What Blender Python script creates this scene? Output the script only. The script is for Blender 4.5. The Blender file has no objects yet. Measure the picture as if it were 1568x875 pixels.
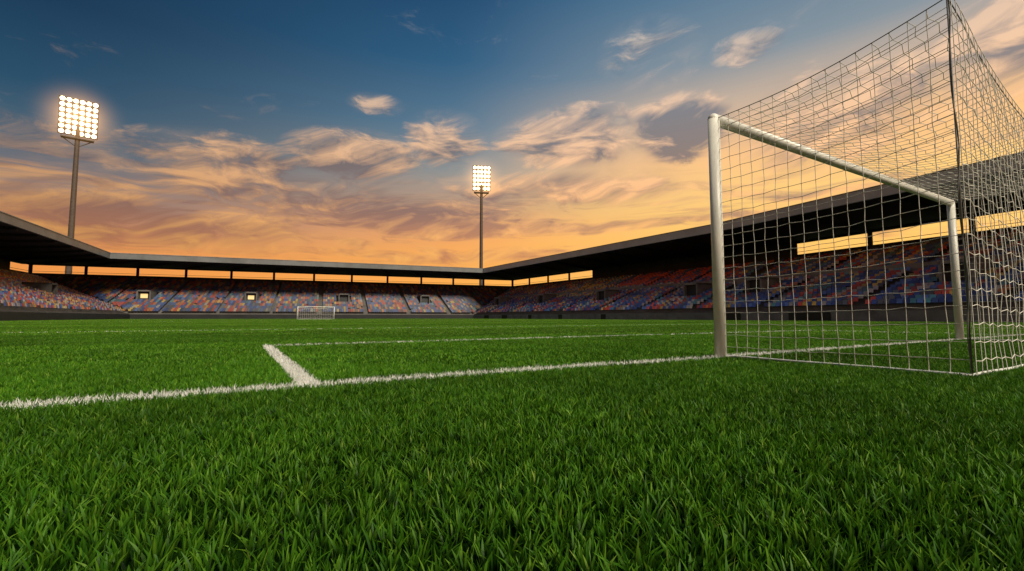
import bpy, math, random
import numpy as np
from mathutils import Vector, Matrix
random.seed(7); rng=np.random.default_rng(7)
S=bpy.context.scene
S.view_settings.view_transform='Standard'
S.view_settings.look='None'
S.view_settings.exposure=0
R=math.radians

# ------------------------------------------------------------------ frames
ANG=R(31.0)
N=(2.055,4.535)                       # foot of the near goal post
AX=(math.cos(ANG),math.sin(ANG))      # along the goal line
BX=(-math.sin(ANG),math.cos(ANG))     # into the pitch
GW,GH,GD=6.65,2.48,1.80

# ------------------------------------------------------------------ node helpers
class NT:
    def __init__(s,tree): s.t=tree; s.n=tree.nodes; s.l=tree.links
    def new(s,typ,**k):
        n=s.n.new(typ)
        for a,b in k.items(): setattr(n,a,b)
        return n
    def put(s,sock,v):
        if v is None: return
        if isinstance(v,bpy.types.NodeSocket): s.l.new(v,sock)
        else: sock.default_value=v
    def m(s,op,a,b=None,c=None,clamp=False):
        n=s.new('ShaderNodeMath',operation=op); n.use_clamp=clamp
        s.put(n.inputs[0],a); s.put(n.inputs[1],b); s.put(n.inputs[2],c)
        return n.outputs[0]
    def mix(s,f,a,b,mode='MIX'):
        n=s.new('ShaderNodeMix',data_type='RGBA',blend_type=mode)
        s.put(n.inputs[0],f)
        s.put(n.inputs[6],a if isinstance(a,bpy.types.NodeSocket) else (*a,1))
        s.put(n.inputs[7],b if isinstance(b,bpy.types.NodeSocket) else (*b,1))
        return n.outputs[2]
    def rng(s,v,a,b,c=0.,d=1.,smooth=False):
        n=s.new('ShaderNodeMapRange'); n.interpolation_type='SMOOTHSTEP' if smooth else 'LINEAR'
        s.put(n.inputs[0],v); n.inputs[1].default_value=a; n.inputs[2].default_value=b
        n.inputs[3].default_value=c; n.inputs[4].default_value=d
        return n.outputs[0]
    def noise(s,vec,scale,detail=4,rough=.5,dist=0.,w=None):
        n=s.new('ShaderNodeTexNoise')
        if vec is not None: s.l.new(vec,n.inputs['Vector'])
        n.inputs['Scale'].default_value=scale; n.inputs['Detail'].default_value=detail
        n.inputs['Roughness'].default_value=rough; n.inputs['Distortion'].default_value=dist
        return n.outputs[0]
    def comb(s,x,y,z=0.):
        n=s.new('ShaderNodeCombineXYZ')
        s.put(n.inputs[0],x); s.put(n.inputs[1],y); s.put(n.inputs[2],z); return n.outputs[0]
    def ramp(s,f,stops):
        n=s.new('ShaderNodeValToRGB'); s.put(n.inputs[0],f)
        e=n.color_ramp.elements
        while len(e)<len(stops): e.new(0.5)
        for i,(p,c) in enumerate(stops): e[i].position=p; e[i].color=(*c,1)
        return n.outputs[0]

def mat(name,col,rough=.6,metal=0.,var=.12,scale=2.,bump=0.,emit=None):
    m=bpy.data.materials.new(name); m.use_nodes=True
    t=NT(m.node_tree); p=m.node_tree.nodes['Principled BSDF']
    g=t.new('ShaderNodeNewGeometry').outputs['Position']
    n=t.noise(g,scale,3,.6)
    f=t.rng(n,.3,.7)
    c=t.mix(f,tuple(x*(1-var) for x in col),tuple(min(1,x*(1+var)) for x in col))
    t.l.new(c,p.inputs['Base Color'])
    p.inputs['Roughness'].default_value=rough; p.inputs['Metallic'].default_value=metal
    if bump:
        b=t.new('ShaderNodeBump'); b.inputs['Strength'].default_value=bump
        t.l.new(n,b.inputs['Height']); t.l.new(b.outputs[0],p.inputs['Normal'])
    if emit:
        p.inputs['Emission Color'].default_value=(*emit[0],1); p.inputs['Emission Strength'].default_value=emit[1]
    return m

# ------------------------------------------------------------------ mesh helpers
def link(o,parent=None):
    S.collection.objects.link(o)
    if parent: o.parent=parent
    return o
def empty(name,loc=(0,0,0),rz=0):
    e=bpy.data.objects.new(name,None); e.location=loc; e.rotation_euler=(0,0,rz); e.empty_display_size=.5
    return link(e)
def meshobj(name,v,f,mt,parent=None,smooth=False):
    me=bpy.data.meshes.new(name); me.from_pydata(v,[],f); me.update()
    if smooth: me.shade_smooth()
    o=bpy.data.objects.new(name,me); me.materials.append(mt); return link(o,parent)
def quadmesh(name,V,mt):
    v,f=V
    me=bpy.data.meshes.new(name)
    me.vertices.add(len(v)); me.vertices.foreach_set('co',np.asarray(v,dtype=np.float32).ravel())
    me.loops.add(len(f)*4); me.loops.foreach_set('vertex_index',np.asarray(f,dtype=np.int32).ravel())
    me.polygons.add(len(f)); me.polygons.foreach_set('loop_start',np.arange(len(f),dtype=np.int32)*4)
    me.update(calc_edges=True); me.materials.append(mt)
    return me
class Acc:
    def __init__(s): s.v=[]; s.f=[]
    def box(s,p0,ex,ey,ez):
        p0=Vector(p0); ex=Vector(ex); ey=Vector(ey); ez=Vector(ez); b=len(s.v)
        for k in (0,1):
            for (i,j) in ((0,0),(1,0),(1,1),(0,1)): s.v.append(tuple(p0+ex*i+ey*j+ez*k))
        s.f+=[(b,b+3,b+2,b+1),(b+4,b+5,b+6,b+7)]+[(b+i,b+(i+1)%4,b+4+(i+1)%4,b+4+i) for i in range(4)]
    def tube(s,a,b_,r0,r1=None,n=12,cap=True):
        r1=r0 if r1 is None else r1
        a=Vector(a); b_=Vector(b_); d=(b_-a).normalized()
        u=d.orthogonal().normalized(); w=d.cross(u); b=len(s.v)
        for p,r in ((a,r0),(b_,r1)):
            for i in range(n):
                t=2*math.pi*i/n; s.v.append(tuple(p+u*r*math.cos(t)+w*r*math.sin(t)))
        s.f+=[(b+i,b+(i+1)%n,b+n+(i+1)%n,b+n+i) for i in range(n)]
        if cap: s.f+=[tuple(b+i for i in reversed(range(n))),tuple(b+n+i for i in range(n))]
    def obj(s,name,mt,parent=None,smooth=False): return meshobj(name,s.v,s.f,mt,parent,smooth)

# ------------------------------------------------------------------ line markings mask (shared)
LW=.06
SEG=[('b',0.,-22.,48.),('a',-3.73,0.,4.26),('a',GW+3.73,0.,4.26),('b',4.2,-3.79,GW+3.79),
 ('b',13.2,-12.,GW+12.),('b',47.,-22.,48.),('b',94.,-22.,48.)]
def line_mask(t,rag=.03):
    g=t.new('ShaderNodeNewGeometry').outputs['Position']
    sep=t.new('ShaderNodeSeparateXYZ'); t.l.new(g,sep.inputs[0])
    x=t.m('SUBTRACT',sep.outputs[0],N[0]); y=t.m('SUBTRACT',sep.outputs[1],N[1])
    nz=t.m('MULTIPLY',t.m('SUBTRACT',t.noise(g,40.,1,.6),.5),rag*2)
    a0=t.m('ADD',t.m('MULTIPLY',x,AX[0]),t.m('MULTIPLY',y,AX[1]))
    b0=t.m('ADD',t.m('MULTIPLY',x,BX[0]),t.m('MULTIPLY',y,BX[1]))
    a=t.m('ADD',a0,nz); b=t.m('ADD',b0,nz)
    out=None
    for k,c,lo,hi in SEG:
        p,q=(b,a) if k=='b' else (a,b)
        s=t.m('MULTIPLY',t.m('COMPARE',p,c,LW),t.m('COMPARE',q,(lo+hi)/2,(hi-lo)/2))
        out=s if out is None else t.m('MAXIMUM',out,s)
    return out,a0,b0,g

def grass_mat():
    m=bpy.data.materials.new('grass_blades'); m.use_nodes=True; t=NT(m.node_tree)
    for n in list(t.n): t.n.remove(n)
    o=t.new('ShaderNodeOutputMaterial')
    mask,a,b,g=line_mask(t)
    h=t.new('ShaderNodeAttribute',attribute_name='h').outputs['Fac']
    r=t.new('ShaderNodeAttribute',attribute_name='r').outputs['Fac']
    root=t.mix(r,(.004,.020,.002),(.010,.045,.004))  # roots coloured darker to imitate shade in the gaps between blades
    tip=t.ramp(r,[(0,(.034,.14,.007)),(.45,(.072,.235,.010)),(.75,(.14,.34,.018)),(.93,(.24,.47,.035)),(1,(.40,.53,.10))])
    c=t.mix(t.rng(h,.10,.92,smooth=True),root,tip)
    big=t.rng(t.noise(g,.8,2,.6),.3,.7,.68,1.22)
    stripe=t.rng(t.m('SINE',t.m('MULTIPLY',b,2*math.pi/11.)),-.25,.25,.84,1.1,True)
    k=t.m('MULTIPLY',big,stripe)
    kk=t.comb(k,k,k)
    c=t.mix(1.,c,kk,'MULTIPLY')
    paint=t.m('MULTIPLY',mask,t.rng(h,.02,.25))
    paint=t.m('MULTIPLY',paint,t.rng(r,.0,.12,.6,.98))
    c=t.mix(paint,c,(.86,.86,.82))
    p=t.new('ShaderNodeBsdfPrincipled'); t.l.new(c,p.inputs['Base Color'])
    p.inputs['Roughness'].default_value=.5; p.inputs['Specular IOR Level'].default_value=.2
    tr=t.new('ShaderNodeBsdfTranslucent'); t.l.new(c,tr.inputs['Color'])
    mx=t.new('ShaderNodeMixShader'); mx.inputs[0].default_value=.33
    t.l.new(p.outputs[0],mx.inputs[1]); t.l.new(tr.outputs[0],mx.inputs[2]); t.l.new(mx.outputs[0],o.inputs[0])
    return m
def pitch_mat():
    m=bpy.data.materials.new('pitch_turf'); m.use_nodes=True; t=NT(m.node_tree)
    p=t.n['Principled BSDF']
    mask,a,b,g=line_mask(t,.02)
    n=t.noise(g,60.,4,.7)
    c=t.mix(t.rng(n,.3,.7),(.004,.014,.002),(.012,.045,.005))
    c=t.mix(t.m('MULTIPLY',mask,.8),c,(.7,.7,.66))
    t.l.new(c,p.inputs['Base Color']); p.inputs['Roughness'].default_value=1.; p.inputs['Specular IOR Level'].default_value=0.
    return m
M_grass=grass_mat(); M_pitch=pitch_mat()
M_soil=mat('earth',(.05,.07,.03),.95,var=.4,scale=.2)

# ------------------------------------------------------------------ stand path (roof edge, plan view)
PATH=[(-24,-10),(-65.9,58),(-85,96),(-8,127.4),(29.4,66.4),(42.2,36.9),(58,0.5)]
def offset(d):
    P=[Vector(p) for p in PATH]; out=[]
    nr=[]
    for i in range(len(P)-1):
        e=(P[i+1]-P[i]).normalized(); nr.append(Vector((-e.y,e.x)))
    for i,p in enumerate(P):
        if i==0: out.append(p+nr[0]*d)
        elif i==len(P)-1: out.append(p+nr[-1]*d)
        else:
            m=(nr[i-1]+nr[i]).normalized(); out.append(p+m*(d/m.dot(nr[i])))
    return out

meshobj('ground',[(-3000,-3000,-.03),(3000,-3000,-.03),(3000,3000,-.03),(-3000,3000,-.03)],[(0,1,2,3)],M_soil)
wall=offset(-5.0)
pv=[(p.x,p.y,0) for p in wall]+[(40,-25,0),(-10,-30,0)]
meshobj('pitch',pv,[tuple(reversed(range(len(pv))))],M_pitch)

# ------------------------------------------------------------------ grass
def patch(name,size,n,tuft,hmin,hmax,w,lean,jag,rb):
    nt=max(1,n//tuft)
    # stratified tuft centres: no bald spots, still irregular
    g=int(math.ceil(math.sqrt(nt))); ii,jj=np.meshgrid(np.arange(g),np.arange(g))
    tc=(np.stack([ii.ravel(),jj.ravel()],1)+rng.uniform(-.35,1.35,(g*g,2)))/g*size-size/2
    nt=g*g; n=nt*tuft
    root=np.repeat(tc,tuft,0)
    sp=jag
    off=rng.normal(0,sp,(n,2)); root=root+off
    h=rng.uniform(hmin,hmax,n)*np.repeat(rng.uniform(.7,1.3,nt),tuft)
    dirn=np.repeat(rng.normal(0,1,(nt,2)),tuft,0)*.6+off/sp*.6+rng.normal(0,.45,(n,2))
    L=np.linalg.norm(dirn,axis=1,keepdims=True)+1e-6
    mag=np.clip(L[:,0]*lean,0,.8)
    dirn/=L
    fac=rng.uniform(0,math.pi,n); side=np.stack([np.cos(fac),np.sin(fac)],1)
    ts=np.array([0,.4,.75,1.0]); ws=np.array([.8,1.,.75,.06])
    wv=w*rng.uniform(.7,1.3,n)
    V=np.zeros((n,4,2,3),np.float32); H=np.zeros((n,4,2),np.float32)
    for i,(t,wi) in enumerate(zip(ts,ws)):
        bend=(t**1.6)*mag*h
        c=root+dirn*bend[:,None]
        z=h*t*(1-.3*mag*t)
        ww=(wv*wi*.5)[:,None]
        for j,sg in enumerate((-1,1)):
            V[:,i,j,:2]=c+side*ww*sg; V[:,i,j,2]=z
        H[:,i,:]=t
    rr=np.clip(rb+rng.uniform(0,1,n)*.6+np.repeat(rng.uniform(0,1,nt),tuft)*.4,0,1)  # rb lightens the far zones, painting in the backlit midfield
    r=np.repeat(rr,8)
    base=(np.arange(n)*8)[:,None,None]
    q=np.array([[0,1,3,2],[2,3,5,4],[4,5,7,6]])[None]
    F=(base+q).reshape(-1,4)
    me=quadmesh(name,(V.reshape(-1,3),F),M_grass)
    at=me.attributes.new('h','FLOAT','POINT'); at.data.foreach_set('value',H.ravel())
    at=me.attributes.new('r','FLOAT','POINT'); at.data.foreach_set('value',r.astype(np.float32))
    return bpy.data.objects.new(name,me)
gc=bpy.data.collections.new('grass_patches')
specs=[(.625,5200,6,.032,.054,.0042,.36,.006,0.),
       (1.25,6800,6,.030,.050,.0068,.36,.012,.03),
       (2.5,7000,6,.030,.048,.014,.4,.03,.12),
       (5.0,7000,4,.03,.05,.035,.4,.08,.16)]
idx=0
for z,sp in enumerate(specs):
    for k in range(3):
        gc.objects.link(patch('patch_%02d'%idx,sp[0],*sp[1:])); idx+=1
def inside(x,y,poly):
    c=False; j=len(poly)-1
    for i in range(len(poly)):
        xi,yi=poly[i][:2]; xj,yj=poly[j][:2]
        if (yi>y)!=(yj>y) and x<(xj-xi)*(y-yi)/(yj-yi)+xi: c=not c
        j=i
    return c
zones=[((-3.75,5),(-1.25,3.75),.625,None),
       ((-12.5,15),(-2.5,10),1.25,0),
       ((-42.5,47.5),(-5,35),2.5,1),
       ((-92.5,67.5),(-5,130),5.,2)]
pts=[];rot=[];var=[]
for zi,(xr,yr,cs,ex) in enumerate(zones):
    nx=round((xr[1]-xr[0])/cs); ny=round((yr[1]-yr[0])/cs)
    for i in range(nx):
        for j in range(ny):
            cx=xr[0]+(i+.5)*cs; cy=yr[0]+(j+.5)*cs
            if ex is not None:
                a,b_=zones[ex][0],zones[ex][1]
                if a[0]<cx<a[1] and b_[0]<cy<b_[1]: continue
            if not inside(cx,cy,pv): continue
            pts.append((cx,cy,0.)); rot.append((0,0,random.randrange(4)*math.pi/2)); var.append(zi*3+random.randrange(3))
gm=bpy.data.meshes.new('grass'); gm.from_pydata(pts,[],[])
at=gm.attributes.new('rot','FLOAT_VECTOR','POINT'); at.data.foreach_set('vector',np.array(rot,np.float32).ravel())
at=gm.attributes.new('variant','INT','POINT'); at.data.foreach_set('value',np.array(var,np.int32))
grass=link(bpy.data.objects.new('grass',gm))
ng=bpy.data.node_groups.new('grass_scatter','GeometryNodeTree')
ng.interface.new_socket('Geometry',in_out='INPUT',socket_type='NodeSocketGeometry')
ng.interface.new_socket('Geometry',in_out='OUTPUT',socket_type='NodeSocketGeometry')
gi=ng.nodes.new('NodeGroupInput'); go=ng.nodes.new('NodeGroupOutput')
ip=ng.nodes.new('GeometryNodeInstanceOnPoints'); ci=ng.nodes.new('GeometryNodeCollectionInfo')
ci.inputs['Collection'].default_value=gc; ci.inputs['Separate Children'].default_value=True; ci.inputs['Reset Children'].default_value=True
na=ng.nodes.new('GeometryNodeInputNamedAttribute'); na.data_type='FLOAT_VECTOR'; na.inputs['Name'].default_value='rot'
nb=ng.nodes.new('GeometryNodeInputNamedAttribute'); nb.data_type='INT'; nb.inputs['Name'].default_value='variant'
er=ng.nodes.new('FunctionNodeEulerToRotation')
def out_of(n): return [o for o in n.outputs if o.enabled and o.name=='Attribute'][0]
L=ng.links.new
L(gi.outputs[0],ip.inputs['Points']); L(ci.outputs[0],ip.inputs['Instance']); ip.inputs['Pick Instance'].default_value=True
L(out_of(nb),ip.inputs['Instance Index']); L(out_of(na),er.inputs[0]); L(er.outputs[0],ip.inputs['Rotation'])
L(ip.outputs[0],go.inputs[0])
md=grass.modifiers.new('scatter','NODES'); md.node_group=ng

# ------------------------------------------------------------------ goals
M_post=mat('goal_paint',(.84,.84,.77),.35,var=.06,scale=6)
M_cord=mat('net_cord',(.74,.72,.65),.8,var=.1,scale=10)
M_rope=mat('net_rope',(.25,.25,.24),.8,var=.1,scale=10)
M_line=mat('net_ground_rope',(.8,.8,.77),.7,var=.05)
M_steel=mat('galvanised_pole',(.20,.21,.21),.45,.4)
def curves(name,lines,r,mt,parent,res=1):
    cu=bpy.data.curves.new(name,'CURVE'); cu.dimensions='3D'; cu.bevel_depth=r; cu.bevel_resolution=res
    for ln in lines:
        sp=cu.splines.new('POLY'); sp.points.add(len(ln)-1)
        for i,p in enumerate(ln): sp.points[i].co=(*p,1)
    cu.materials.append(mt)
    return link(bpy.data.objects.new(name,cu),parent)
def panel(fn,nu,nv,cell,hexa=0.,jit=.006,nrm=(0,1,0),wav=.02,ph=0.):
    G=[[None]*(nv+1) for _ in range(nu+1)]
    nx=Vector(nrm)
    for i in range(nu+1):
        for j in range(nv+1):
            u=i/nu; v=j/nv
            if 0<i<nu and 0<j<nv: 
                v+= (hexa if (i+j)%2 else -hexa)/nv
            p=Vector(fn(u,v))
            if 0<i<nu and 0<j<nv:
                e=min(1,4*min(u,1-u,v,1-v)*2)
                p+=Vector(random.gauss(0,jit) for _ in range(3))
                p+=nx*wav*e*(math.sin(u*7+v*4+ph)+.6*math.sin(v*11-u*5+ph*2))
            G[i][j]=p
    return [[G[i][j] for j in range(nv+1)] for i in range(nu+1)]+[[G[i][j] for i in range(nu+1)] for j in range(nv+1)]
def goal(name,loc,rz,W,H,D,cell,cr,HB):
    E=empty(name,loc,rz)
    r=.056
    ac=Acc()
    ac.tube((0,0,-.05),(0,0,H-r),r,n=24); ac.tube((W,0,-.05),(W,0,H-r),r,n=24)
    ac.tube((0,0,H-r),(W,0,H-r),r,n=24)
    for x in (0,W):
        b=len(ac.v)
        for i in range(9):
            ph=math.pi*i/8
            for j in range(16):
                th=2*math.pi*j/16
                ac.v.append((x+r*1.02*math.sin(ph)*math.cos(th),r*1.02*math.sin(ph)*math.sin(th),H-r+r*1.02*math.cos(ph)))
        for i in range(8):
            for j in range(16): ac.f.append((b+i*16+j,b+(i+1)*16+j,b+(i+1)*16+(j+1)%16,b+i*16+(j+1)%16))
    ac.obj('goal_frame',M_post,E,True)
    ac=Acc()
    for x in (0,W): ac.tube((x,-D,0),(x,-D,HB),.005,n=8)
    ac.obj('rear_support_poles',M_steel,E,True)
    zb=lambda u: HB-.30*math.sin(math.pi*u)**.8 if 0<u<1 else HB
    zf=lambda: H-.06
    top=lambda u,v:(u*W,-r*.6-v*(D-r*.6)+ (.12*math.sin(math.pi*u)*v), (1-v)*zf()+v*zb(u)-.10*math.sin(math.pi*v)-.05*math.sin(math.pi*v)*math.sin(math.pi*u))
    et=lambda v:(1-v)*zf()+v*HB-.07*math.sin(math.pi*v)
    def topf(u,v):
        k=min(1,min(u,1-u)*10); p=top(u,v); return (p[0],p[1],p[2]*k+et(v)*(1-k))
    nW=round(W/cell); nD=round(D/cell); nH=round(H/cell)
    lines=[]
    lines+=panel(topf,nW,nD,cell,.13,cell*.03,(0,0,1),cell*.08)
    lines+=panel(lambda u,v:(u*W,-D+.12*math.sin(math.pi*u)*v-.02,v*topf(u,1)[2]+.01),nW,nH,cell,.08,cell*.03,(0,1,0),cell*.10,1.)
    for x,ph in ((0,.3),(W,2.)):
        lines+=panel(lambda u,v:(x,-u*D-r*(1-u),.015+v*(et(u)-.015)),nD,nH,cell,.03,cell*.022,(1,0,0),cell*.08,ph)
    curves('goal_net',lines,cr,M_cord,E,1)
    ropes=[[topf(0,i/20) for i in range(21)],[topf(1,i/20) for i in range(21)],[topf(i/40,1) for i in range(41)],
           [(0+.006*math.sin(i*1.7),-D+.010*math.sin(i*.9),i/20*HB) for i in range(21)],[(W,-D,i/20*HB) for i in range(21)]]
    curves('net_edge_rope',ropes,cr*1.6,M_rope,E,2)
    curves('net_ground_rope',[[(0,0,.02)]+[(0+.01*math.sin(i),-D*i/12,.035) for i in range(1,12)]+[(0,-D,.035)]+[(W*i/30,-D+.01*math.sin(i*1.3),.035) for i in range(1,31)]+[(W,0,.035)]],cr*4,M_line,E,2)
    return E
goal('football_goal',(N[0],N[1],0),ANG,GW,GH,GD,.112,.0025,2.60)
goal('football_goal',(-35.6,91.7,0),ANG+math.pi,6.65,2.5,1.8,.35,.010,2.4)

# ------------------------------------------------------------------ grandstands
M_conc=mat('terrace_concrete',(.13,.125,.12),.85,var=.25,scale=.8)
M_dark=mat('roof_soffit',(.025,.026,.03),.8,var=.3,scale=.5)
M_fas=mat('roof_fascia',(.17,.18,.19),.5,.0,var=.2,scale=.35)
M_fasr=mat('roof_fascia_brightened',(.46,.52,.57),.45,.0,var=.12,scale=.35)  # right stand copy, colour raised to make up for missing sun
M_wall=mat('stand_back_wall',(.05,.052,.058),.8,var=.3,scale=.4)
M_board=mat('perimeter_board',(.02,.021,.024),.5,var=.3,scale=.5)
M_lconc=mat('parapet_concrete',(.26,.26,.255),.8,var=.25,scale=.7)
M_win=mat('concourse_light',(.5,.4,.2),.6,emit=((1,.70,.28),.7))
def seat_mat():
    m=bpy.data.materials.new('stadium_seats'); m.use_nodes=True; t=NT(m.node_tree)
    p=t.n['Principled BSDF']; a=t.new('ShaderNodeAttribute',attribute_name='col').outputs['Color']
    t.l.new(a,p.inputs['Base Color']); p.inputs['Roughness'].default_value=.5
    return m
M_seat=seat_mat()
ROW0=-4.4; NR=26; DD=.86; Z0=1.25; DZ=.315
PAL=np.array([(.05,.09,.28),(.09,.16,.38),(.45,.08,.06),(.50,.20,.08),(.52,.37,.10),(.11,.12,.15),(.36,.33,.32),(.09,.24,.30),(.33,.10,.13)])
W_far=np.array([.25,.15,.15,.13,.07,.16,.05,.04,.04]); W_left=np.array([.13,.1,.16,.17,.08,.08,.18,.04,.06]); W_right=np.array([.24,.17,.15,.06,.06,.10,.14,.08,.02])
def stand(segs,kind):
    E=empty('grandstand')
    wts={'left':W_left,'far':W_far,'right':W_right}[kind]; wts=wts/wts.sum()
    gain={'left':1.2,'far':.55,'right':1.4}[kind]  # seat colours scaled per stand, light and shade put into the palette
    prof=[(-5.0,0),(-5.0,1.15),(-4.86,1.15),(-4.86,.95),(ROW0-.3,.95)]
    for k in range(NR):
        d=ROW0+k*DD; z=Z0+k*DZ
        prof+=[(d-.3,z-.02),(d-.3+DD,z-.02)]
    prof+=[(20.0,Z0+(NR-1)*DZ-.02)]
    def sweep(name,prof,mt,closed=False):
        offs=[offset(d) for d,z in prof]; v=[];f=[]
        idxs=list(range(segs[0],segs[-1]+2)); m=len(prof)
        for i in idxs:
            for j,(d,z) in enumerate(prof): v.append((offs[j][i].x,offs[j][i].y,z))
        for i in range(len(idxs)-1):
            for j in range(m if closed else m-1):
                a=i*m+j; b=i*m+(j+1)%m; f.append((a,b,b+m,a+m))
        if closed:
            f.append(tuple(range(m))); f.append(tuple(reversed([ (len(idxs)-1)*m+j for j in range(m)])))
        return meshobj(name,v,f,mt,E)
    sweep('seating_terrace',prof,M_conc)
    sweep('perimeter_wall',[(-5.05,0),(-5.05,1.0),(-5.2,1.0),(-5.2,0)],M_board if kind!='right' else M_lconc,True)
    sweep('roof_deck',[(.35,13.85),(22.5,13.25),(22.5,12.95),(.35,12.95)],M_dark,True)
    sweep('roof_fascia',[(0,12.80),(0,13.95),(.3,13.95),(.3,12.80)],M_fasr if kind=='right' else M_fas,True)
    sweep('fascia_capping',[(-.06,13.952),(-.06,14.06),(.34,14.06),(.34,13.952)],M_lconc,True)
    sweep('back_wall',[(20.0,0),(20.0,10.75),(20.3,10.75),(20.3,0)],M_wall,True)
    sweep('wall_header',[(20.0,12.62),(20.0,12.94),(20.3,12.94),(20.3,12.62)],M_wall,True)
    WR=13
    if kind=='right':
        d=ROW0+WR*DD-.25; z=Z0+WR*DZ
        sweep('walkway_parapet',[(d,z-.4),(d,z+.95),(d+.15,z+.95),(d+.15,z-.4)],M_lconc,True)
    posts=Acc(); beams=Acc(); closed=Acc(); vom=Acc(); vin=Acc(); rails=Acc(); gates=Acc()
    o20=offset(20.); o0=offset(.4); ow=offset(-5.2)
    V=[];C=[]
    for si in segs:
        A,B=o20[si],o20[si+1]; Ld=(B-A).length; nb=max(1,round(Ld/10.)); e=(B-A)/Ld; nn=Vector((-e.y,e.x))
        A0,B0=o0[si],o0[si+1]
        for k in range(nb+1):
            q=A.lerp(B,k/nb); pw=.55
            posts.box((q.x-e.x*pw/2-nn.x*.02,q.y-e.y*pw/2-nn.y*.02,10.74),(e.x*pw,e.y*pw,0),(nn.x*.28,nn.y*.28,0),(0,0,1.9))
            q0=A0.lerp(B0,k/nb); dv=(q-q0)*.985
            side=Vector((-dv.y,dv.x)).normalized()*.35
            beams.box((q0.x+dv.x*.01-side.x/2,q0.y+dv.y*.01-side.y/2,12.55),(side.x,side.y,0),(dv.x,dv.y,0),(0,0,.42))
            if k<nb:
                q2=A.lerp(B,(k+.5)/nb)
                w=Ld/nb
                cl=(kind=='right' and 20<q2.x<48.5) or (kind=='left' and k%3==2)
                if cl:
                    closed.box((q.x+e.x*.2+nn.x*.05,q.y+e.y*.2+nn.y*.05,10.7),(e.x*(w-.4),e.y*(w-.4),0),(nn.x*.15,nn.y*.15,0),(0,0,1.95))
                else:
                    rails.box((q.x+nn.x*.1,q.y+nn.y*.1,11.15),(e.x*w,e.y*w,0),(nn.x*.06,nn.y*.06,0),(0,0,.07))
        a,b=ow[si],ow[si+1]; Lw=(b-a).length; s=6.
        while s<Lw-6 and kind=='right':
            q=a.lerp(b,s/Lw)-nn*.03; gw=random.choice([1.2,2.4,4.5])
            gates.box((q.x,q.y,.02),(e.x*gw,e.y*gw,0),(nn.x*.02,nn.y*.02,0),(0,0,.9))
            s+=random.uniform(7,13)
        ref=PATH[si],PATH[si+1]; Lr=(Vector(ref[1])-Vector(ref[0])).length; e0=(Vector(ref[1])-Vector(ref[0]))/Lr; n0=Vector((-e0.y,e0.x))
        nbr=max(1,round(Lr/11.)); bay=Lr/nbr
        voms=[(k+.5)*bay for k in range(nbr) if k%2==0]
        vr=9 if kind!='right' else 7
        for c in voms:
            d=ROW0+vr*DD-.25; z=Z0+vr*DZ
            p=Vector(ref[0])+e0*c+n0*d
            wv=2.6; hv=2.3; dp=3*DD*1.0+1.2
            q=p-e0*wv/2
            for sg in (0,1):
                qq=q+e0*(sg*(wv-.25))
                vom.box((qq.x,qq.y,z-1.0),(e0.x*.25,e0.y*.25,0),(n0.x*dp,n0.y*dp,0),(0,0,hv+1.0))
            vom.box((q.x,q.y,z+hv-.3+.003),(e0.x*wv,e0.y*wv,0),(n0.x*dp,n0.y*dp,0),(0,0,.3))
            qi=q+e0*.25+n0*.6
            closed.box((qi.x,qi.y,z-.9),(e0.x*(wv-.5),e0.y*(wv-.5),0),(n0.x*.1,n0.y*.1,0),(0,0,hv+.55))
            if kind=='far' and random.random()<.6:
                ql=qi+e0*.35-n0*.04
                vin.box((ql.x,ql.y,z+.55),(e0.x*1.3,e0.y*1.3,0),(n0.x*.03,n0.y*.03,0),(0,0,.95))
        cmap={}
        for r in range(NR):
            if kind=='right' and r==WR: continue
            d=ROW0+r*DD; z=Z0+r*DZ; off=offset(d+.12)
            a,b=off[si],off[si+1]
            s0=(a-Vector(ref[0])).dot(e0); s1=(b-Vector(ref[0])).dot(e0)
            k=math.ceil((s0+.4)/.52)
            while k*.52<s1-.4:
                s=k*.52
                m=s%bay
                ok=not(m<.5 or m>bay-.5)
                for c in voms:
                    if abs(s-c)<1.75 and vr-1<=r<vr+5: ok=False
                key=(k,r//2)
                if key not in cmap:
                    px=ref[0][0]+e0.x*s
                    ci=rng.choice(9,p=wts)
                    if kind=='right' and si==3:
                        if 14<px<27 and r>14: ci=2 if random.random()<.7 else 0
                        if 5<px<13 and 8<r<19: ci=4 if random.random()<.5 else ci
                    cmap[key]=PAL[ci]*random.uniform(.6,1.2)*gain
                colr=cmap[key]
                if ok and not (random.random()<.02):
                    p=Vector(ref[0])+e0*s+n0*(d+.12)
                    w=.235
                    x0,y0=p.x-e0.x*w,p.y-e0.y*w; x1,y1=p.x+e0.x*w,p.y+e0.y*w
                    fx,fy=-n0.x*.40,-n0.y*.40
                    V+= [(x0,y0,z+.40),(x1,y1,z+.40),(x1+n0.x*.1,y1+n0.y*.1,z+.86),(x0+n0.x*.1,y0+n0.y*.1,z+.86),
                         (x0+fx,y0+fy,z+.44),(x1+fx,y1+fy,z+.44),(x1,y1,z+.40),(x0,y0,z+.40)]
                    C+=[(*colr,1)]*8
                k+=1
    n=len(V)//4
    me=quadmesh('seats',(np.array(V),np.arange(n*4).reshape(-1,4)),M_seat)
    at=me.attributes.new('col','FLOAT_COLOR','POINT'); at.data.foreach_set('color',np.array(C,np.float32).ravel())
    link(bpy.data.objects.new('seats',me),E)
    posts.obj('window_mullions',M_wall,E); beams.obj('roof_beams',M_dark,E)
    if closed.v: closed.obj('infill_panels',M_wall,E)
    if vom.v: vom.obj('vomitory_portals',M_lconc if kind=='right' else M_conc,E)
    if vin.v: vin.obj('lit_concourse_doors',M_win,E)
    if rails.v: rails.obj('safety_rails',M_wall,E)
    if gates.v: gates.obj('perimeter_gates',M_board,E)
    return E
stand([0,1],'left'); stand([2],'far'); stand([3,4,5],'right')

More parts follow.
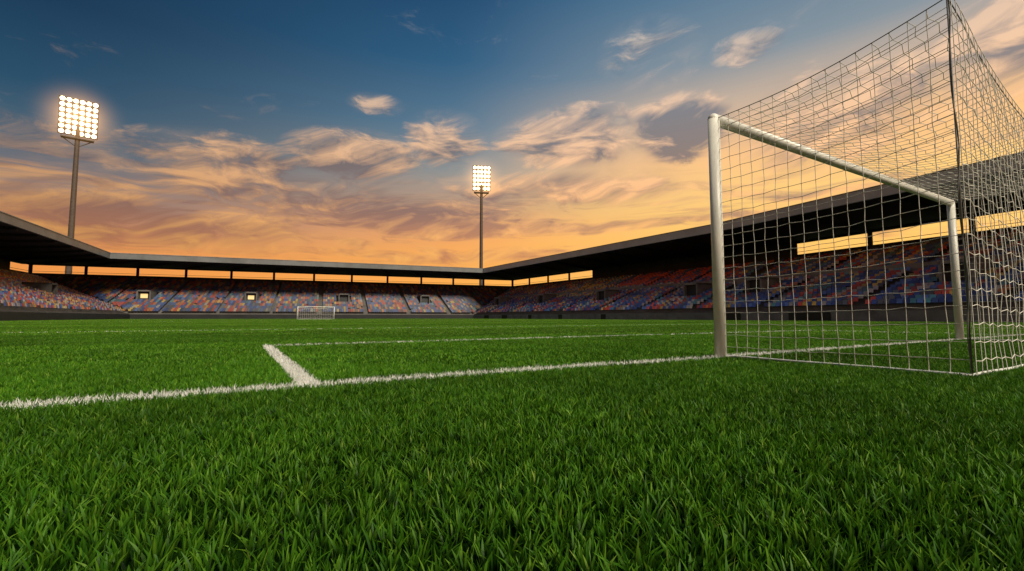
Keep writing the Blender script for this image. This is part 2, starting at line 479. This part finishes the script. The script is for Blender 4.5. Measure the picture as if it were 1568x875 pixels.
# ------------------------------------------------------------------ floodlights
M_mast=mat('mast_steel',(.10,.075,.06),.5,.2,var=.2)
M_lampbody=mat('lamp_housing',(.10,.09,.08),.5,.4)
M_lamp=bpy.data.materials.new('lamp_lens'); M_lamp.use_nodes=True
_t=NT(M_lamp.node_tree); _p=_t.n['Principled BSDF']; _p.inputs['Emission Color'].default_value=(1,.72,.38,1); _p.inputs['Emission Strength'].default_value=8
def glow_mat(name,r,k):  # self-glowing volume that imitates the glare around a lamp head
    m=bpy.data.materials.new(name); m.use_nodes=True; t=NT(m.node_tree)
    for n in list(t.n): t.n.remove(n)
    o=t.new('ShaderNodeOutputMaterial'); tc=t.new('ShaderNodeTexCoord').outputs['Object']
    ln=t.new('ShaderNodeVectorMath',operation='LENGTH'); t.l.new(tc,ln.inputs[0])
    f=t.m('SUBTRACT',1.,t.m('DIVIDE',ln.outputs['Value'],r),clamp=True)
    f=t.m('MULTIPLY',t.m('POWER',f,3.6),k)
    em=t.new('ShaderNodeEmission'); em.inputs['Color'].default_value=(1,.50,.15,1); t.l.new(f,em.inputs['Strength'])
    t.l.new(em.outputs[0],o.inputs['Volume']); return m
def floodlight(x,y,zc,hw,hh,cols,rows,aim,glow_r,glow_k):
    ang=math.atan2(aim[1]-y,aim[0]-x)-math.pi/2
    E=empty('floodlight_mast',(x,y,0),ang)
    ac=Acc(); zb=zc-hh/2
    ac.tube((0,0,0),(0,0,zb*.5),.75,.62,16); ac.tube((0,0,zb*.5),(0,0,zb+hh*.6),.62,.46,16)
    for z in (zb*.25,zb*.5,zb*.75): ac.tube((0,0,z),(0,0,z+.3),.80-.3*z/zb,n=16)
    ac.box((-hw*.42,-.9,zb-.9),(hw*.84,0,0),(0,1.8,0),(0,0,.25))
    for i in (-1,1):
        ac.tube((i*hw*.42,-.9,zb-.7),(i*hw*.42,-.9,zb+.5),.05,n=6)
        ac.tube((.25*i,-.9,2),(.25*i,-.9,zb-.9),.04,n=6)
    for i in (-1,1): ac.tube((0,0,zb-3.0),(i*hw*.4,0,zb-.8),.12,n=8)
    ac.obj('mast',M_mast,E,False)
    fr=Acc(); ln=Acc(); hs=Acc()
    tilt=Matrix.Rotation(R(-12),4,'X')
    def T(px,py,pz):
        v=tilt@Vector((px,py,pz)); return (v.x,v.y+.6,v.z+zc)
    for j in range(rows+1):
        z=-hh/2+hh*j/rows; fr.tube(T(-hw/2,-.35,z),T(hw/2,-.35,z),.09,n=6)
    for i in range(cols+1):
        xx=-hw/2+hw*i/cols; fr.tube(T(xx,-.35,-hh/2),T(xx,-.35,hh/2),.09,n=6)
    rr=min(hw/cols,hh/rows)*.40
    for i in range(cols):
        for j in range(rows):
            xx=-hw/2+hw*(i+.5)/cols; z=-hh/2+hh*(j+.5)/rows
            hs.tube(T(xx,-.3,z),T(xx,.25,z),rr*.6,rr*1.06,14)
            b=len(ln.v)
            nseg=14
            for q in range(nseg):
                th=2*math.pi*q/nseg; ln.v.append(T(xx+rr*math.cos(th),.27,z+rr*math.sin(th)))
            ln.v.append(T(xx,.34,z))
            ln.f+=[(b+q,b+nseg,b+(q+1)%nseg) for q in range(nseg)]
    fr.obj('head_frame',M_mast,E); hs.obj('lamp_housings',M_lampbody,E); ln.obj('lamp_lenses',M_lamp,E)
    if glow_r:
        bpy.ops.mesh.primitive_uv_sphere_add(segments=32,ring_count=16,radius=glow_r)
        o=bpy.context.object; o.name='lamp_glow_halo'; o.parent=E; o.location=(0,.6,zc); o.data.materials.append(glow_mat('lamp_glow_halo',glow_r,glow_k))  # added glow sphere, no real mist here
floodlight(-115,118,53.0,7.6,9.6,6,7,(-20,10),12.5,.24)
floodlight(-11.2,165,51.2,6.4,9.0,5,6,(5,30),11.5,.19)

# ------------------------------------------------------------------ world sky
W=bpy.data.worlds.new('World'); S.world=W; W.use_nodes=True
t=NT(W.node_tree)
for n in list(t.n): t.n.remove(n)
wo=t.new('ShaderNodeOutputWorld'); bg=t.new('ShaderNodeBackground'); t.l.new(bg.outputs[0],wo.inputs[0])
tc=t.new('ShaderNodeTexCoord').outputs['Generated']
nv=t.new('ShaderNodeVectorMath',operation='NORMALIZE'); t.l.new(tc,nv.inputs[0])
sp=t.new('ShaderNodeSeparateXYZ'); t.l.new(nv.outputs[0],sp.inputs[0])
X,Y,Z=sp.outputs
DEG=180/math.pi
az=t.m('MULTIPLY',t.m('ARCTAN2',X,Y),DEG)
el=t.m('MULTIPLY',t.m('ARCSINE',Z),DEG)
e01=t.m('DIVIDE',el,45.,clamp=True)
def rp(st): return t.ramp(e01,[(a/45.,c) for a,c in st])
Lr=rp([(0,(.80,.28,.05)),(5.5,(.86,.30,.07)),(7.5,(.66,.25,.10)),(10.5,(.28,.19,.17)),(15,(.062,.12,.175)),(20,(.014,.066,.13)),(27,(.004,.032,.082)),(40,(.004,.025,.065))])
Cr=rp([(0,(1.,.42,.07)),(7.5,(1.,.43,.09)),(10.5,(.94,.39,.12)),(14,(.58,.35,.21)),(18,(.30,.31,.30)),(23,(.115,.21,.30)),(30,(.028,.115,.23)),(38,(.010,.060,.15))])
Rr=rp([(0,(1.0,.50,.10)),(9,(1.0,.56,.13)),(13,(1.0,.60,.18)),(18,(1.0,.56,.23)),(23,(.62,.45,.32)),(28,(.22,.28,.33)),(36,(.07,.17,.28)),(44,(.04,.12,.22))])
sx,sy=math.sin(R(44)),math.cos(R(44))
hl=t.m('SQRT',t.m('ADD',t.m('MULTIPLY',X,X),t.m('ADD',t.m('MULTIPLY',Y,Y),1e-5)))
cs=t.m('DIVIDE',t.m('ADD',t.m('MULTIPLY',X,sx),t.m('MULTIPLY',Y,sy)),hl)
base=t.mix(t.rng(cs,-.1,.84,smooth=True),Lr,Cr)
base=t.mix(t.rng(cs,.60,1.0,smooth=True),base,Rr)
# clouds
w1=t.noise(t.comb(t.m('DIVIDE',az,14.),t.m('DIVIDE',el,7.),2.),1.0,2,.5)
wob=t.m('MULTIPLY',t.m('SUBTRACT',w1,.5),2.2)
elt=t.m('SUBTRACT',el,t.m('MULTIPLY',az,.10))   # gentle slant of the streaks
cv=t.comb(t.m('ADD',t.m('DIVIDE',az,10.),wob),t.m('ADD',t.m('DIVIDE',elt,3.4),wob),.3)
n1=t.noise(cv,1.0,8,.63,.15)
cvs=t.comb(t.m('ADD',t.m('DIVIDE',t.m('ADD',az,-1.3),10.),wob),t.m('ADD',t.m('DIVIDE',t.m('ADD',elt,1.0),3.4),wob),.3)
n1s=t.noise(cvs,1.0,3,.6,.15)
def ell(lst):
    o=None
    for a0,e0_,ra,re,k in lst:
        u=t.m('DIVIDE',t.m('SUBTRACT',az,a0),ra); v=t.m('DIVIDE',t.m('SUBTRACT',el,e0_),re)
        q=t.m('SUBTRACT',1.,t.m('ADD',t.m('MULTIPLY',u,u),t.m('MULTIPLY',v,v)),clamp=True)
        q=t.m('MULTIPLY',q,k)
        o=q if o is None else t.m('MAXIMUM',o,q)
    return o
blob=ell([(-33,15.4,10.5,4.2,1.05),(-19,18.6,9.5,3.6,1.1),(-8.5,21.3,6,4.2,.95),(8.5,21.6,12,4.2,1.35),(17.4,29.5,7,4.4,.9),
    (20,21.6,8,4.4,1.35),(-13,13.4,24,3.4,1.1),(-38,9.4,18,3.0,1.15),(9,15.8,14,2.8,1.05),(49,21.5,9,7.,1.2),(28,28.3,4.5,1.8,.75),(-17,24.6,4,1.4,.75),(38,20,14,6.5,.95),(-45,15,7,2.4,.7)])
den=t.m('ADD',t.m('MULTIPLY',blob,1.1),t.m('MULTIPLY',t.m('SUBTRACT',n1,.5),4.2))
den=t.m('MULTIPLY',den,t.rng(blob,-.01,.12,.6,1.))
den=t.rng(den,.22,1.20,smooth=True)
veil=t.m('MULTIPLY',t.rng(blob,0,.8,smooth=True),t.rng(n1,.35,.6,.05,.45))
den=t.m('MAXIMUM',den,veil)
sv=t.comb(t.m('ADD',t.m('DIVIDE',az,18.),wob),t.m('ADD',t.m('DIVIDE',el,1.7),t.m('MULTIPLY',wob,.8)),4.)
n2=t.noise(sv,1.,6,.6,.2)
lowm=t.m('MULTIPLY',t.rng(el,4.5,7.5,smooth=True),t.rng(el,19,12,smooth=True))
st=t.m('MULTIPLY',t.rng(n2,.42,.60,smooth=True),lowm)
den=t.m('MAXIMUM',den,t.m('MULTIPLY',st,.88))
lit=rp([(0,(1.,.50,.12)),(8,(1.,.47,.13)),(13,(1.,.50,.20)),(18,(1.,.57,.30)),(24,(.86,.57,.38)),(32,(.50,.45,.41))])
shd=rp([(0,(.66,.22,.07)),(8,(.50,.20,.11)),(13,(.28,.16,.14)),(19,(.20,.165,.17)),(25,(.18,.20,.24)),(34,(.11,.17,.24))])
sh=t.m('ADD',t.m('MULTIPLY',t.m('SUBTRACT',n1,n1s),4.4),.56)
dk=ell([(21,21.0,7,3.6,.95),(20,18.3,4.5,2.2,.8),(-13,12.8,21,3.0,.8),(-40,9.2,14,2.2,.55),(-22,16.6,9,1.8,.6),(8,13.2,9,1.4,.5)])
sh=t.m('SUBTRACT',sh,dk,clamp=True)
cc=t.mix(sh,shd,lit)
dim=t.rng(cs,0.,.8,.66,1.)
cc=t.mix(1.,cc,t.comb(dim,dim,dim),'MULTIPLY')
col=t.mix(t.m('MULTIPLY',den,.9),base,cc)
ns=t.new('ShaderNodeTexSky',sky_type='NISHITA'); ns.sun_disc=False; ns.sun_elevation=R(6); ns.sun_rotation=R(60); ns.air_density=1.2; ns.dust_density=1.5
col=t.mix(.008,col,ns.outputs[0],'ADD')
t.l.new(col,bg.inputs[0]); bg.inputs[1].default_value=1.0

# ------------------------------------------------------------------ sun
sd=bpy.data.lights.new('sun','SUN'); sd.energy=4.3; sd.angle=R(28); sd.color=(1,.88,.68)
so=link(bpy.data.objects.new('sun',sd))
sa,se=R(138),R(44)
dv=Vector((math.sin(sa)*math.cos(se),math.cos(sa)*math.cos(se),math.sin(se)))
so.rotation_euler=dv.to_track_quat('Z','Y').to_euler()

# ------------------------------------------------------------------ camera
cd=bpy.data.cameras.new('camera'); cd.lens=16.07; cd.sensor_width=36; cd.clip_start=.02; cd.clip_end=9000
co=link(bpy.data.objects.new('camera',cd)); co.location=(0,0,.41); co.rotation_euler=(R(90+3.96),0,0)
S.camera=co
print('instances',len(pts))
